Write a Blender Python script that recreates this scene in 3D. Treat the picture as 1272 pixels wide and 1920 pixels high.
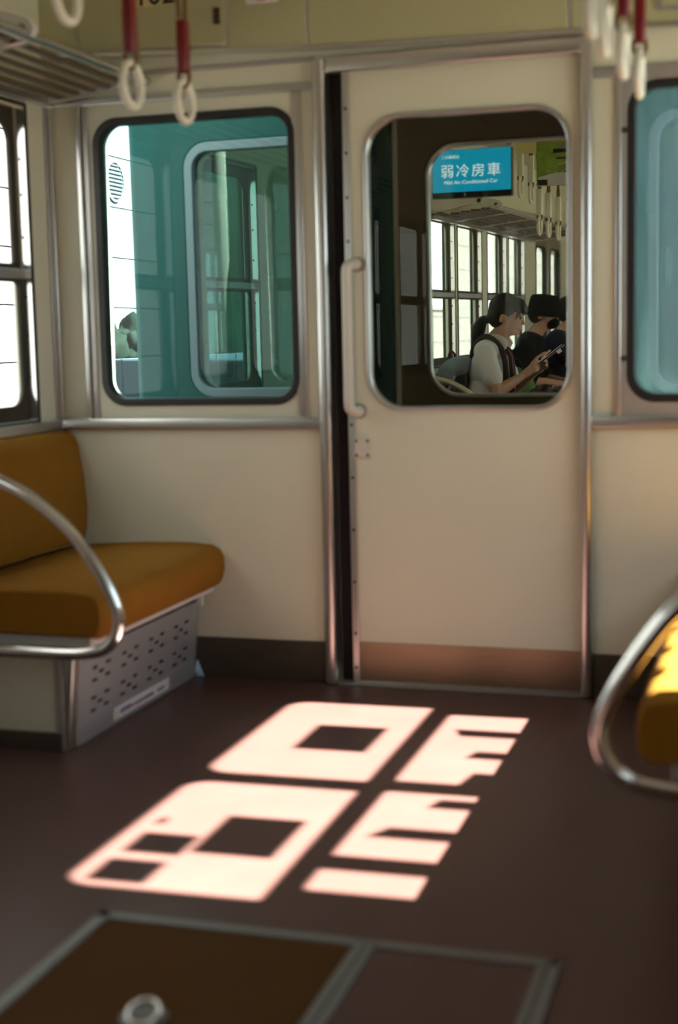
import bpy, bmesh, math, random
from mathutils import Matrix, Vector, noise
random.seed(7)
for o in list(bpy.data.objects): bpy.data.objects.remove(o)
SC = bpy.context.scene
COL = SC.collection
R = math.radians

# ------------------------------------------------------------------ camera
def make_camera():
    yaw, pitch, roll = R(17.2258), R(7.0553), R(-1.2262)
    f = Vector((-math.sin(yaw)*math.cos(pitch), math.cos(yaw)*math.cos(pitch), -math.sin(pitch)))
    rt = Vector((math.cos(yaw), math.sin(yaw), 0)); up = rt.cross(f)
    rt2 = math.cos(roll)*rt + math.sin(roll)*up; up2 = rt2.cross(f)
    cd = bpy.data.cameras.new('camera'); cd.sensor_fit = 'VERTICAL'; cd.sensor_height = 36; cd.lens = 50.0
    cd.clip_start = 0.05; cd.clip_end = 300
    cd.dof.use_dof = True; cd.dof.focus_distance = 7.2; cd.dof.aperture_fstop = 2.2; cd.dof.aperture_blades = 0
    co = bpy.data.objects.new('camera', cd); COL.objects.link(co)
    m = Matrix.Identity(4)
    for i in range(3): m[i][0], m[i][1], m[i][2] = rt2[i], up2[i], -f[i]
    m[2][3] = 1.0
    co.matrix_world = m; SC.camera = co
make_camera()

# ------------------------------------------------------------------ world, sun, exposure
W = bpy.data.worlds.new('sky'); SC.world = W; W.use_nodes = True
wn = W.node_tree.nodes; bg = wn['Background']
bg.inputs['Color'].default_value = (0.78, 0.88, 1.0, 1); bg.inputs['Strength'].default_value = 2.5
sd = bpy.data.lights.new('sun', 'SUN'); sd.energy = 57; sd.angle = R(0.53); sd.color = (1.0, 0.96, 0.91)
so = bpy.data.objects.new('sun', sd); COL.objects.link(so)
SUNDIR = Vector((-1.031, -0.025, -1.0)).normalized()
so.rotation_euler = SUNDIR.to_track_quat('-Z', 'Y').to_euler(); so.location = (8, 3, 8)
vs = SC.view_settings
vs.view_transform = 'Standard'; vs.look = 'None'; vs.gamma = 1; vs.use_curve_mapping = False; vs.exposure = 1.05
cy = SC.cycles
cy.use_denoising = True; cy.max_bounces = 14; cy.diffuse_bounces = 8; cy.glossy_bounces = 6; cy.transparent_max_bounces = 24
cy.sample_clamp_indirect = 8.0; cy.caustics_reflective = False; cy.caustics_refractive = False

# ------------------------------------------------------------------ materials
MATS = {}
def mat(name, col, rough=0.5, metal=0.0, bump=0.0, bscale=200.0, var=0.0, vscale=3.0, spec=0.5, emit=None, estr=0, sheen=0, coat=0, stretch=None):
    m = bpy.data.materials.new(name); m.use_nodes = True; nt = m.node_tree; b = nt.nodes['Principled BSDF']
    b.inputs['Base Color'].default_value = (*col, 1); b.inputs['Roughness'].default_value = rough
    b.inputs['Metallic'].default_value = metal; b.inputs['Specular IOR Level'].default_value = spec
    if sheen: b.inputs['Sheen Weight'].default_value = sheen; b.inputs['Sheen Roughness'].default_value = .4
    if coat: b.inputs['Coat Weight'].default_value = coat
    if emit: b.inputs['Emission Color'].default_value = (*emit, 1); b.inputs['Emission Strength'].default_value = estr
    tc = None
    if bump or var:
        tc = nt.nodes.new('ShaderNodeTexCoord'); src = tc.outputs['Object']
        if stretch:
            mp = nt.nodes.new('ShaderNodeMapping'); mp.inputs['Scale'].default_value = stretch
            nt.links.new(src, mp.inputs['Vector']); src = mp.outputs['Vector']
    if var:
        n = nt.nodes.new('ShaderNodeTexNoise'); n.inputs['Scale'].default_value = vscale; n.inputs['Detail'].default_value = 6
        nt.links.new(src, n.inputs['Vector'])
        mx = nt.nodes.new('ShaderNodeMix'); mx.data_type = 'RGBA'
        mx.inputs[6].default_value = (*[max(0, c*(1-var)) for c in col], 1); mx.inputs[7].default_value = (*[min(1, c*(1+var)) for c in col], 1)
        nt.links.new(n.outputs['Fac'], mx.inputs[0]); nt.links.new(mx.outputs[2], b.inputs['Base Color'])
    if bump:
        n = nt.nodes.new('ShaderNodeTexNoise'); n.inputs['Scale'].default_value = bscale; n.inputs['Detail'].default_value = 3
        nt.links.new(src, n.inputs['Vector'])
        bn = nt.nodes.new('ShaderNodeBump'); bn.inputs['Strength'].default_value = bump; bn.inputs['Distance'].default_value = 0.002
        nt.links.new(n.outputs['Fac'], bn.inputs['Height']); nt.links.new(bn.outputs['Normal'], b.inputs['Normal'])
    MATS[name] = m; return m
def glass(name, tint=(0.93, 0.97, 0.95), ior=1.5, boost=1.0, haze=0.0, hazecol=(.7, .8, .8)):
    m = bpy.data.materials.new(name); m.use_nodes = True; nt = m.node_tree; nt.nodes.clear()
    out = nt.nodes.new('ShaderNodeOutputMaterial'); tr = nt.nodes.new('ShaderNodeBsdfTransparent'); gl = nt.nodes.new('ShaderNodeBsdfGlossy')
    tr.inputs['Color'].default_value = (*tint, 1); gl.inputs['Roughness'].default_value = 0.0; gl.inputs['Color'].default_value = (1, 1, 1, 1)
    fr = nt.nodes.new('ShaderNodeFresnel'); fr.inputs['IOR'].default_value = ior
    ge = nt.nodes.new('ShaderNodeNewGeometry'); ir = nt.nodes.new('ShaderNodeMapRange')
    ir.inputs[3].default_value = ior; ir.inputs[4].default_value = 1/ior
    nt.links.new(ge.outputs['Backfacing'], ir.inputs[0]); nt.links.new(ir.outputs[0], fr.inputs['IOR'])
    mu = nt.nodes.new('ShaderNodeMath'); mu.operation = 'MULTIPLY'; mu.inputs[1].default_value = boost; mu.use_clamp = True
    mx = nt.nodes.new('ShaderNodeMixShader')
    nt.links.new(fr.outputs[0], mu.inputs[0]); nt.links.new(mu.outputs[0], mx.inputs[0])
    base = tr.outputs[0]
    if haze:      # streaky diffuse film mixed into the pane
        df = nt.nodes.new('ShaderNodeBsdfTranslucent'); df.inputs['Color'].default_value = (*hazecol, 1)
        d2 = nt.nodes.new('ShaderNodeBsdfDiffuse'); d2.inputs['Color'].default_value = (*hazecol, 1)
        ad = nt.nodes.new('ShaderNodeMixShader'); nt.links.new(df.outputs[0], ad.inputs[1]); nt.links.new(d2.outputs[0], ad.inputs[2])
        tc = nt.nodes.new('ShaderNodeTexCoord'); mp = nt.nodes.new('ShaderNodeMapping'); mp.inputs['Scale'].default_value = (9, 9, .8)
        n = nt.nodes.new('ShaderNodeTexNoise'); n.inputs['Scale'].default_value = 3; n.inputs['Detail'].default_value = 5
        nt.links.new(tc.outputs['Object'], mp.inputs[0]); nt.links.new(mp.outputs[0], n.inputs['Vector'])
        rp = nt.nodes.new('ShaderNodeMapRange'); rp.inputs[1].default_value = .25; rp.inputs[2].default_value = .8; rp.inputs[3].default_value = haze*.4; rp.inputs[4].default_value = haze*1.6
        nt.links.new(n.outputs['Fac'], rp.inputs[0])
        hz = nt.nodes.new('ShaderNodeMixShader'); nt.links.new(rp.outputs[0], hz.inputs[0]); nt.links.new(tr.outputs[0], hz.inputs[1]); nt.links.new(ad.outputs[0], hz.inputs[2])
        base = hz.outputs[0]
    nt.links.new(base, mx.inputs[1]); nt.links.new(gl.outputs[0], mx.inputs[2])
    nt.links.new(mx.outputs[0], out.inputs['Surface'])
    MATS[name] = m; return m

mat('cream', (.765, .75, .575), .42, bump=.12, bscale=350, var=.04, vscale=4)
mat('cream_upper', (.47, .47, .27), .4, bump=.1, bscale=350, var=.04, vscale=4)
mat('ceiling_white', (.72, .70, .60), .6)
mat('aluminium', (.70, .69, .66), .29, 1.0, bump=.05, bscale=120, stretch=(1, 1, .1))
mat('frame_grey', (.16, .17, .19), .45, .3)
mat('door_brown', (.20, .155, .09), .5)  # cream door paint with the gangway's darkness put into the colour
mat('strip', (.22, .22, .22), .5, .7)
mat('alu_dull', (.50, .48, .45), .45, .85, var=.1)
mat('steel', (.80, .79, .77), .17, 1.0)
mat('steel_brushed', (.30, .235, .165), .33, 1.0, bump=.2, bscale=60, stretch=(1, 1, 14), var=.12, vscale=6)
mat('cover_steel', (.46, .46, .47), .48, .55, var=.06)
mat('floor', (.096, .0465, .0400), .34, bump=.05, bscale=90, var=.14, vscale=7, spec=.18)
mat('hatch_brown', (.082, .036, .011), .6, bump=.05, bscale=90, var=.1, vscale=7, spec=.04)
mat('base_brown', (.085, .068, .050), .45, .3, var=.1)
mat('moquette', (.34, .150, .018), .9, bump=.9, bscale=900, var=.12, vscale=12, spec=.12)
mat('moquette_far', (.03, .11, .05), .85, bump=.6, bscale=900, var=.15, vscale=12, spec=.2)
mat('rubber', (.012, .011, .010), .45)
mat('dark', (.006, .006, .006), .8)
mat('bellows', (.012, .010, .007), .6, var=.2)
mat('bronze', (.06, .05, .035), .45, .5)
mat('teal', (.005, .062, .056), .40, var=.2, vscale=5, spec=.25, stretch=(4, 4, .6))
mat('ivory', (.70, .66, .55), .35)
mat('ring_white', (.80, .76, .62), .35)
mat('sleeve_red', (.17, .002, .004), .4)
mat('sleeve_cream', (.78, .78, .64), .45)
mat('webbing', (.16, .09, .025), .8)
mat('white_paint', (.78, .76, .70), .4)
mat('white_plastic', (.80, .80, .76), .4)
mat('jamb_metal', (.85, .84, .81), .16, 1.0)
mat('rack_brown', (.11, .085, .055), .6, .2)
mat('paper', (.80, .80, .80), .7)
mat('paper_blue', (.55, .66, .78), .6)
mat('ink_navy', (.05, .06, .16), .7)
mat('ink_red', (.65, .05, .04), .7)
mat('ink_yellow', (.6, .5, .05), .7)
mat('ink_black', (.012, .012, .012), .6)
mat('plate_yellow', (.68, .60, .30), .5)
mat('sticker', (.20, .17, .15), .7)
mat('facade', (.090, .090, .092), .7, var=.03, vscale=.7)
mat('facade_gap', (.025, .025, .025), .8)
mat('vent_grey', (.035, .037, .042), .6)
mat('ground', (.20, .19, .17), .9, bump=.8, bscale=30, var=.3, vscale=20)
mat('concrete', (.35, .34, .33), .85, var=.15)
mat('leaf_dark', (.006, .009, .006), .9, spec=.05, var=.4, vscale=20)
mat('leaf_hedge', (.003, .010, .007), .9, spec=.05, var=.5, vscale=9)
mat('fence_blue', (.035, .045, .065), .6)
mat('fence_wood', (.30, .25, .2), .8, var=.2)
mat('skin', (.50, .28, .18), .5, var=.05)
mat('hair', (.010, .008, .007), .45, spec=.2, bump=.6, bscale=120, stretch=(6, 6, 1))
mat('shirt_white', (.70, .68, .66), .8, bump=.4, bscale=25)
mat('ribbon', (.09, .012, .018), .7)
mat('vest_dark', (.02, .012, .014), .8)
mat('cloth_black', (.008, .008, .009), .9, spec=.1, bump=.4, bscale=25)
mat('cloth_navy', (.018, .02, .035), .85, spec=.1, bump=.4, bscale=20)
mat('pack_blue', (.24, .32, .36), .8, bump=.3, bscale=40)
mat('pack_black', (.012, .012, .013), .8)
mat('bag_green', (.05, .15, .035), .8)
mat('phone_dark', (.02, .02, .024), .25)
mat('lcd_body', (.008, .008, .008), .35)
mat('lcd_blue', (.0, .02, .03), .3, emit=(.0, .17, .29), estr=1.0)
mat('lcd_white', (.1, .1, .1), .3, emit=(.62, .70, .74), estr=.75)
mat('ad_green', (.26, .42, .05), .6, var=.85, vscale=22)
mat('ad_roof', (.25, .28, .25), .6, var=.3)
mat('ad_stone', (.75, .78, .82), .6, var=.2)
mat('ad_ink', (.75, .78, .72), .6)
mat('ad_yellow', (.95, .86, .42), .5)
mat('sign_red', (.7, .05, .03), .5)
mat('sign_yellow', (.85, .5, .02), .5)
mat('lens', (.8, .8, .75), .4, emit=(1, .97, .9), estr=0.0)
glass('window_glass', (.93, .96, .94), boost=1.0)
glass('end_glass', (.74, .92, .90), boost=.4, haze=.007, hazecol=(.45, .72, .75))
glass('end_glass_dusty', (.72, .88, .88), boost=1.0, haze=.24, hazecol=(.42, .62, .72))  # right pane, stronger streaky film than the left
glass('door_glass', (.87, .88, .84), boost=.45)
glass('far_glass', (.42, .55, .52), boost=.6)

# ------------------------------------------------------------------ geometry helpers
XF = Matrix.Identity(4)
def setxf(m):
    global XF
    XF = m.copy()
def rrect(u0, u1, v0, v1, r, n=8):
    if not isinstance(r, (tuple, list)) and r <= 0: return [(u0, v0), (u1, v0), (u1, v1), (u0, v1)]
    rs = r if isinstance(r, (tuple, list)) else (r, r, r, r)     # bl, br, tr, tl
    out = []
    for (cu, cv, a0, rr) in ((u0+rs[0], v0+rs[0], 180, rs[0]), (u1-rs[1], v0+rs[1], 270, rs[1]), (u1-rs[2], v1-rs[2], 0, rs[2]), (u0+rs[3], v1-rs[3], 90, rs[3])):
        if rr <= 1e-6: out.append((cu, cv)); continue
        for i in range(n+1):
            a = R(a0+90*i/n); out.append((cu+rr*math.cos(a), cv+rr*math.sin(a)))
    return out
def smooth_path(pts, n=8):
    P = [Vector(p) for p in pts]; P = [P[0]*2-P[1]] + P + [P[-1]*2-P[-2]]; out = []
    for i in range(1, len(P)-2):
        for k in range(n):
            t = k/n; a, b, c, d = P[i-1], P[i], P[i+1], P[i+2]
            out.append(.5*((2*b)+(c-a)*t+(2*a-5*b+4*c-d)*t*t+(3*b-a-3*c+d)*t**3))
    out.append(P[-2]); return out
class G:
    """collects shapes; build() links them as one mesh object"""
    def __init__(s): s.bm = bmesh.new(); s.smooth = False
    def _merge(s, bm, m=None):
        if m is not None: bm.transform(m)
        me = bpy.data.meshes.new('t'); bm.to_mesh(me); bm.free(); s.bm.from_mesh(me); bpy.data.meshes.remove(me); return s
    def box(s, x0, x1, y0, y1, z0, z1, bev=0, seg=2, m=None):
        bm = bmesh.new(); bmesh.ops.create_cube(bm, size=1)
        bm.transform(Matrix.Translation(((x0+x1)/2, (y0+y1)/2, (z0+z1)/2)) @ Matrix.Diagonal((abs(x1-x0), abs(y1-y0), abs(z1-z0), 1)))
        if bev: bmesh.ops.bevel(bm, geom=bm.edges[:], offset=bev, segments=seg, profile=.5, affect='EDGES')
        return s._merge(bm, m)
    def prism(s, poly, axis, w0, w1, holes=(), bev=0):
        """extruded outline with holes; axis names the extrusion axis; (u,v) are the other two"""
        cu = bpy.data.curves.new('t', 'CURVE'); cu.dimensions = '2D'; cu.fill_mode = 'BOTH'; cu.extrude = max(1e-5, abs(w1-w0)/2-bev)
        cu.bevel_depth = bev; cu.bevel_resolution = 1; cu.offset = -bev
        for pl in [poly]+list(holes):
            sp = cu.splines.new('POLY'); sp.points.add(len(pl)-1)
            for p, q in zip(sp.points, pl): p.co = (q[0], q[1], 0, 1)
            sp.use_cyclic_u = True
        ob = bpy.data.objects.new('t', cu); me = bpy.data.meshes.new_from_object(ob)
        bpy.data.objects.remove(ob); bpy.data.curves.remove(cu)
        bm = bmesh.new(); bm.from_mesh(me); bpy.data.meshes.remove(me)
        bmesh.ops.remove_doubles(bm, verts=bm.verts[:], dist=1e-5)
        c = (w0+w1)/2
        for v in bm.verts:
            u, vv, w = v.co.x, v.co.y, v.co.z+c
            v.co = {'y': (u, w, vv), 'x': (w, u, vv), 'z': (u, vv, w)}[axis]
        bmesh.ops.recalc_face_normals(bm, faces=bm.faces[:])
        return s._merge(bm)
    def tube(s, pts, r, seg=12, closed=False, cap=True):
        s.smooth = True
        P = [Vector(p) for p in pts]; n = len(P); bm = bmesh.new(); rings = []; prev = None
        rad = r if isinstance(r, (list, tuple)) else [r]*n
        for i in range(n):
            if closed: t = (P[(i+1) % n]-P[i-1]).normalized()
            else: t = (P[min(i+1, n-1)]-P[max(i-1, 0)]).normalized()
            if prev is None:
                a = Vector((0, 0, 1)) if abs(t.z) < .9 else Vector((1, 0, 0)); nn = t.cross(a).normalized()
            else: nn = (prev-t*prev.dot(t)).normalized()
            prev = nn; bb = t.cross(nn)
            rings.append([bm.verts.new(P[i]+rad[i]*(math.cos(2*math.pi*k/seg)*nn+math.sin(2*math.pi*k/seg)*bb)) for k in range(seg)])
        m = n if closed else n-1
        for i in range(m):
            a, b = rings[i], rings[(i+1) % n]
            for k in range(seg): bm.faces.new((a[k], a[(k+1) % seg], b[(k+1) % seg], b[k]))
        if cap and not closed: bm.faces.new(rings[0][::-1]); bm.faces.new(rings[-1])
        bmesh.ops.recalc_face_normals(bm, faces=bm.faces[:])
        return s._merge(bm)
    def lathe(s, prof, c, axis='z', seg=24):
        s.smooth = True
        bm = bmesh.new(); rings = []
        for (r, h) in prof:
            ring = []
            for k in range(seg):
                a = 2*math.pi*k/seg; p = (r*math.cos(a), r*math.sin(a), h)
                if axis == 'y': p = (p[0], p[2], p[1])
                if axis == 'x': p = (p[2], p[0], p[1])
                ring.append(bm.verts.new(Vector(c)+Vector(p)))
            rings.append(ring)
        for a, b in zip(rings, rings[1:]):
            for k in range(seg): bm.faces.new((a[k], a[(k+1) % seg], b[(k+1) % seg], b[k]))
        bm.faces.new(rings[0][::-1]); bm.faces.new(rings[-1])
        bmesh.ops.recalc_face_normals(bm, faces=bm.faces[:])
        return s._merge(bm)
    def ell(s, c, rad, rot=(0, 0, 0), sub=3):
        s.smooth = True
        bm = bmesh.new(); bmesh.ops.create_icosphere(bm, subdivisions=sub, radius=1)
        from mathutils import Euler
        return s._merge(bm, Matrix.Translation(c) @ Euler(rot).to_matrix().to_4x4() @ Matrix.Diagonal((*rad, 1)))
    def loft(s, rings):
        s.smooth = True
        bm = bmesh.new(); RR = [[bm.verts.new(p) for p in r] for r in rings]; n = len(rings[0])
        for a, b in zip(RR, RR[1:]):
            for k in range(n): bm.faces.new((a[k], a[(k+1) % n], b[(k+1) % n], b[k]))
        bm.faces.new(RR[0][::-1]); bm.faces.new(RR[-1])
        bmesh.ops.recalc_face_normals(bm, faces=bm.faces[:])
        return s._merge(bm)
    def text(s, body, size, m, ext=.0006, align='CENTER', sx=1.0, off=0):
        cu = bpy.data.curves.new('t', 'FONT'); cu.body = body; cu.size = size; cu.extrude = ext; cu.align_x = align; cu.offset = off
        ob = bpy.data.objects.new('t', cu); me = bpy.data.meshes.new_from_object(ob)
        bpy.data.objects.remove(ob); bpy.data.curves.remove(cu)
        bm = bmesh.new(); bm.from_mesh(me); bpy.data.meshes.remove(me)
        return s._merge(bm, m @ Matrix.Diagonal((sx, 1, 1, 1)))
    def build(s, name, material, parent=None, smooth=None, label=None, remesh=0, relax=0):
        s.bm.transform(XF)
        sm = s.smooth if smooth is None else smooth
        me = bpy.data.meshes.new(name)
        org = Vector((0, 0, 0))
        if parent is None and len(s.bm.verts):
            xs = [v.co for v in s.bm.verts]
            org = Vector(((min(v.x for v in xs)+max(v.x for v in xs))/2, (min(v.y for v in xs)+max(v.y for v in xs))/2, min(v.z for v in xs)))
            s.bm.transform(Matrix.Translation(-org))
        s.bm.to_mesh(me); s.bm.free()
        if remesh:
            ob = bpy.data.objects.new('t', me); COL.objects.link(ob)
            md = ob.modifiers.new('r', 'REMESH'); md.mode = 'VOXEL'; md.voxel_size = remesh
            if relax: ms = ob.modifiers.new('s', 'SMOOTH'); ms.factor = .6; ms.iterations = relax
            dg = bpy.context.evaluated_depsgraph_get()
            me2 = bpy.data.meshes.new_from_object(ob.evaluated_get(dg)); bpy.data.objects.remove(ob); bpy.data.meshes.remove(me); me = me2; me.name = name
        me.materials.clear(); me.materials.append(MATS[material])
        if sm:
            me.polygons.foreach_set('use_smooth', [True]*len(me.polygons))
            try: me.set_sharp_from_angle(angle=R(50))
            except Exception: pass
        ob = bpy.data.objects.new(name, me); COL.objects.link(ob); ob.location = org
        if parent is not None:
            ob.parent = parent; ob.matrix_parent_inverse = parent.matrix_world.inverted() if parent.type == 'EMPTY' else Matrix.Translation(-parent.location) if parent.parent is None else Matrix.Identity(4)
        if label: ob['label'] = label
        return ob
def tag(o, label, cat, group=None, kind=None):
    if label: o['label'] = label
    if cat: o['category'] = cat
    if group: o['group'] = group
    if kind: o['kind'] = kind
    return o
def thing(name, label, cat, loc=(0, 0, 0), group=None, kind=None):
    e = bpy.data.objects.new(name, None); COL.objects.link(e); e.empty_display_size = .1
    p = XF @ Vector(loc); e.location = p; e.matrix_world = Matrix.Translation(p)
    return tag(e, label, cat, group, kind)
def struct(o): o['kind'] = 'structure'; return o
def MY(x, y, z):   # text lying in a plane that faces -y
    return Matrix(((1, 0, 0, x), (0, 0, -1, y), (0, 1, 0, z), (0, 0, 0, 1)))
def MX(x, y, z):   # text in a plane that faces +x, reading along +y
    return Matrix(((0, 0, 1, x), (1, 0, 0, y), (0, 1, 0, z), (0, 0, 0, 1)))

# ------------------------------------------------------------------ dimensions of both cars (metres, camera at 0,0,1)
XL, XR = -2.065, 0.365       # inner faces of the side walls
GL, GR = -2.105, 0.400       # panes
YE = 3.849                   # end wall face
ZC = 2.18
ZT, ZB1, ZB0, ZBOT = 1.62, 1.226, 1.172, 0.82   # pane heights

def side_window(n, side, ya, yb, up=None, lo=None, screws=True, far=False):
    """one sash window: frame, two sashes with rounded panes, meeting bar, bright jamb with screws"""
    inner, g = (XL, GL) if side < 0 else (XR, GR)
    s = side
    w = thing('window_%s' % n, None, None, (g, (ya+yb)/2, ZBOT), kind='structure')
    y0, y1 = ya-.03, yb+.03
    gl = 'window_glass'
    uy = up or (ya, yb); ly = lo or (ya, yb)
    xo = (g-.006, g+.006)
    a = G().prism(rrect(y0, y1, ZB0+.012, ZT+.045, 0), 'x', *xo, holes=[rrect(uy[0], uy[1], ZB1, ZT, (.012, .012, .055, .055))], bev=.002); a.build('upper_sash', 'bronze', w)
    xi = (g-s*.010-.006, g-s*.010+.006)
    a = G().prism(rrect(y0, y1, ZBOT-.045, ZB0+.024, 0), 'x', *xi, holes=[rrect(ly[0], ly[1], ZBOT, ZB0, (.055, .055, .012, .012))], bev=.002); a.build('lower_sash', 'bronze', w)
    G().box(g-.0015, g+.0015, uy[0]-.008, uy[1]+.008, ZB1-.008, ZT+.008).build('upper_pane', gl, w)
    G().box(g-s*.010-.0015, g-s*.010+.0015, ly[0]-.008, ly[1]+.008, ZBOT-.008, ZB0+.008).build('lower_pane', gl, w)
    G().box(*sorted((g-s*.030, g-s*.017)), y0, y1, 1.182, 1.210, .003).build('meeting_bar', 'alu_dull', w)
    # jamb liners (the one on the far side faces us)
    G().box(*sorted((inner-s*.002, g-s*.018)), y1-.004, y1, ZBOT-.04, ZT+.04).build('jamb', 'jamb_metal', w)
    G().box(*sorted((inner-s*.002, g-s*.018)), y0, y0+.004, ZBOT-.04, ZT+.04).build('jamb', 'jamb_metal', w)
    if screws:
        for z in (.90, 1.02, 1.13, 1.30, 1.42, 1.52):
            G().lathe([(.0045, 0), (.0045, .002), (.002, .003)], ((inner+g)/2-s*.004, y1-.0045, z), 'y', 8).build('screw', 'bronze', w)
    # black weather strip on the room side
    G().prism(rrect(y0-.012, y1+.012, ZBOT-.056, ZT+.056, .008), 'x', *sorted((inner, inner-s*.004)), holes=[rrect(y0, y1, ZBOT-.045, ZT+.045, .004)]).build('weather_strip', 'rubber', w)
    return w
def win_hole(ya, yb): return rrect(ya-.03, yb+.03, ZBOT-.045, ZT+.045, .004)

def straps(x, spots, zr, sleeve, where, near=False, group='hand straps', labels=None):
    for i, y in enumerate(spots):
        z = zr[i] if isinstance(zr, (list, tuple)) else zr
        t = thing('hand_strap', labels[i] if labels else where, 'hand strap', (x, y, z), group)
        ring = [(x, y+.046*math.cos(a), z+.046*math.sin(a)) for a in [2*math.pi*k/32 for k in range(32)]]
        G().tube(ring, .0092, 10, closed=True).build('ring', 'ring_white', t)
        # webbing: loop through ring, sleeve, then two legs up over the rail
        g = G()
        g.tube(smooth_path([(x-.012, y, z+.072), (x-.013, y, z+.05), (x, y, z+.034), (x+.013, y, z+.05), (x+.012, y, z+.072)], 5), .005, 6).build('webbing', 'webbing', t); g = G()
        g.tube(smooth_path([(x-.004, y-.008, z+.19), (x-.003, y-.010, z+.25), (x+.004, y+.012, z+.33), (x+.012, y+.03, 2.0)], 5), .006, 6).build('webbing', 'webbing', t); g = G()
        g.tube(smooth_path([(x+.004, y+.008, z+.19), (x+.003, y+.010, z+.25), (x-.004, y-.012, z+.33), (x-.012, y-.03, 2.0)], 5), .006, 6)
        g.build('webbing', 'webbing', t)
        sw = .012 if sleeve == 'sleeve_red' else .017; sl = G().prism(rrect(x-sw, x+sw, y-.016, y+.016, .006, 4), 'z', z+.066, z+(.186 if sleeve == 'sleeve_red' else .215), bev=.003); sl.build('sleeve', sleeve, t)
def strap_rail(x, y0, y1, label):
    t = thing('strap_rail', label, 'rail', (x, y0, 2.0))
    G().tube([(x, y0, 2.0), (x, y1, 2.0)], .016, 12).build('tube', 'steel', t)
    for y in [y0+.3+k*1.4 for k in range(int((y1-y0)/1.4)+1) if y0+.3+k*1.4 < y1]:
        G().tube([(x, y, 2.0), (x, y, ZC)], .011, 10).build('hanger', 'steel', t)

def rack(side, y0, y1, label, arms, zoff=0, sw=.010, ds=1.0):
    """overhead luggage rack: front rail, long slats, cross bars, curved plate brackets"""
    xw = XL if side < 0 else XR; s = -side*ds
    t = thing('luggage_rack', label, 'rack', (xw, (y0+y1)/2, 1.69))
    P = lambda d, dz: (xw+s*d, dz)
    zf = 1.735+zoff; zw = 1.692+zoff
    G().tube([(xw+s*.325, y0, zf), (xw+s*.325, y1, zf)], .013, 12).build('front_rail', 'aluminium', t)
    G().box(*sorted((xw, xw+s*.03)), y0, y1, zw-.012, zw+.012, .003).build('wall_rail', 'aluminium', t)
    for k in range(5):
        d = .07+.05*k; z = zw+(zf-zw)*d/.325
        G().box(*sorted((xw+s*(d-sw), xw+s*(d+sw))), y0, y1, z-.005, z+.005, .002).build('slat', 'rack_brown', t)
    for y in [y1-.03-k*.62 for k in range(int((y1-y0)/.62)+1)]:
        g = G().prism([(xw, zw-.010), (xw+s*.325, zf-.010), (xw+s*.325, zf+.004), (xw, zw+.004)], 'y', y-.014, y+.014); g.build('cross_bar', 'aluminium', t)
    for y in arms:
        pl = [(xw, zw+.02), (xw+s*.20, zf+.02), (xw+s*.30, zf-.008), (xw+s*.345, zf-.006), (xw+s*.352, zf+.014), (xw+s*.335, zf+.034), (xw+s*.27, zf+.058), (xw+s*.16, zf+.075), (xw, zw+.14)]
        b = G().prism(pl, 'y', y-.010, y+.010, bev=.002).build('bracket', 'white_plastic', t)
        for d, dz in ((.235, .040), (.318, .012)):
            G().lathe([(.011, -.013), (.011, .013)], (xw+s*d, y, zf+dz), 'y', 12).build('bolt_cap', 'bronze', b)
    return t

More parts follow.
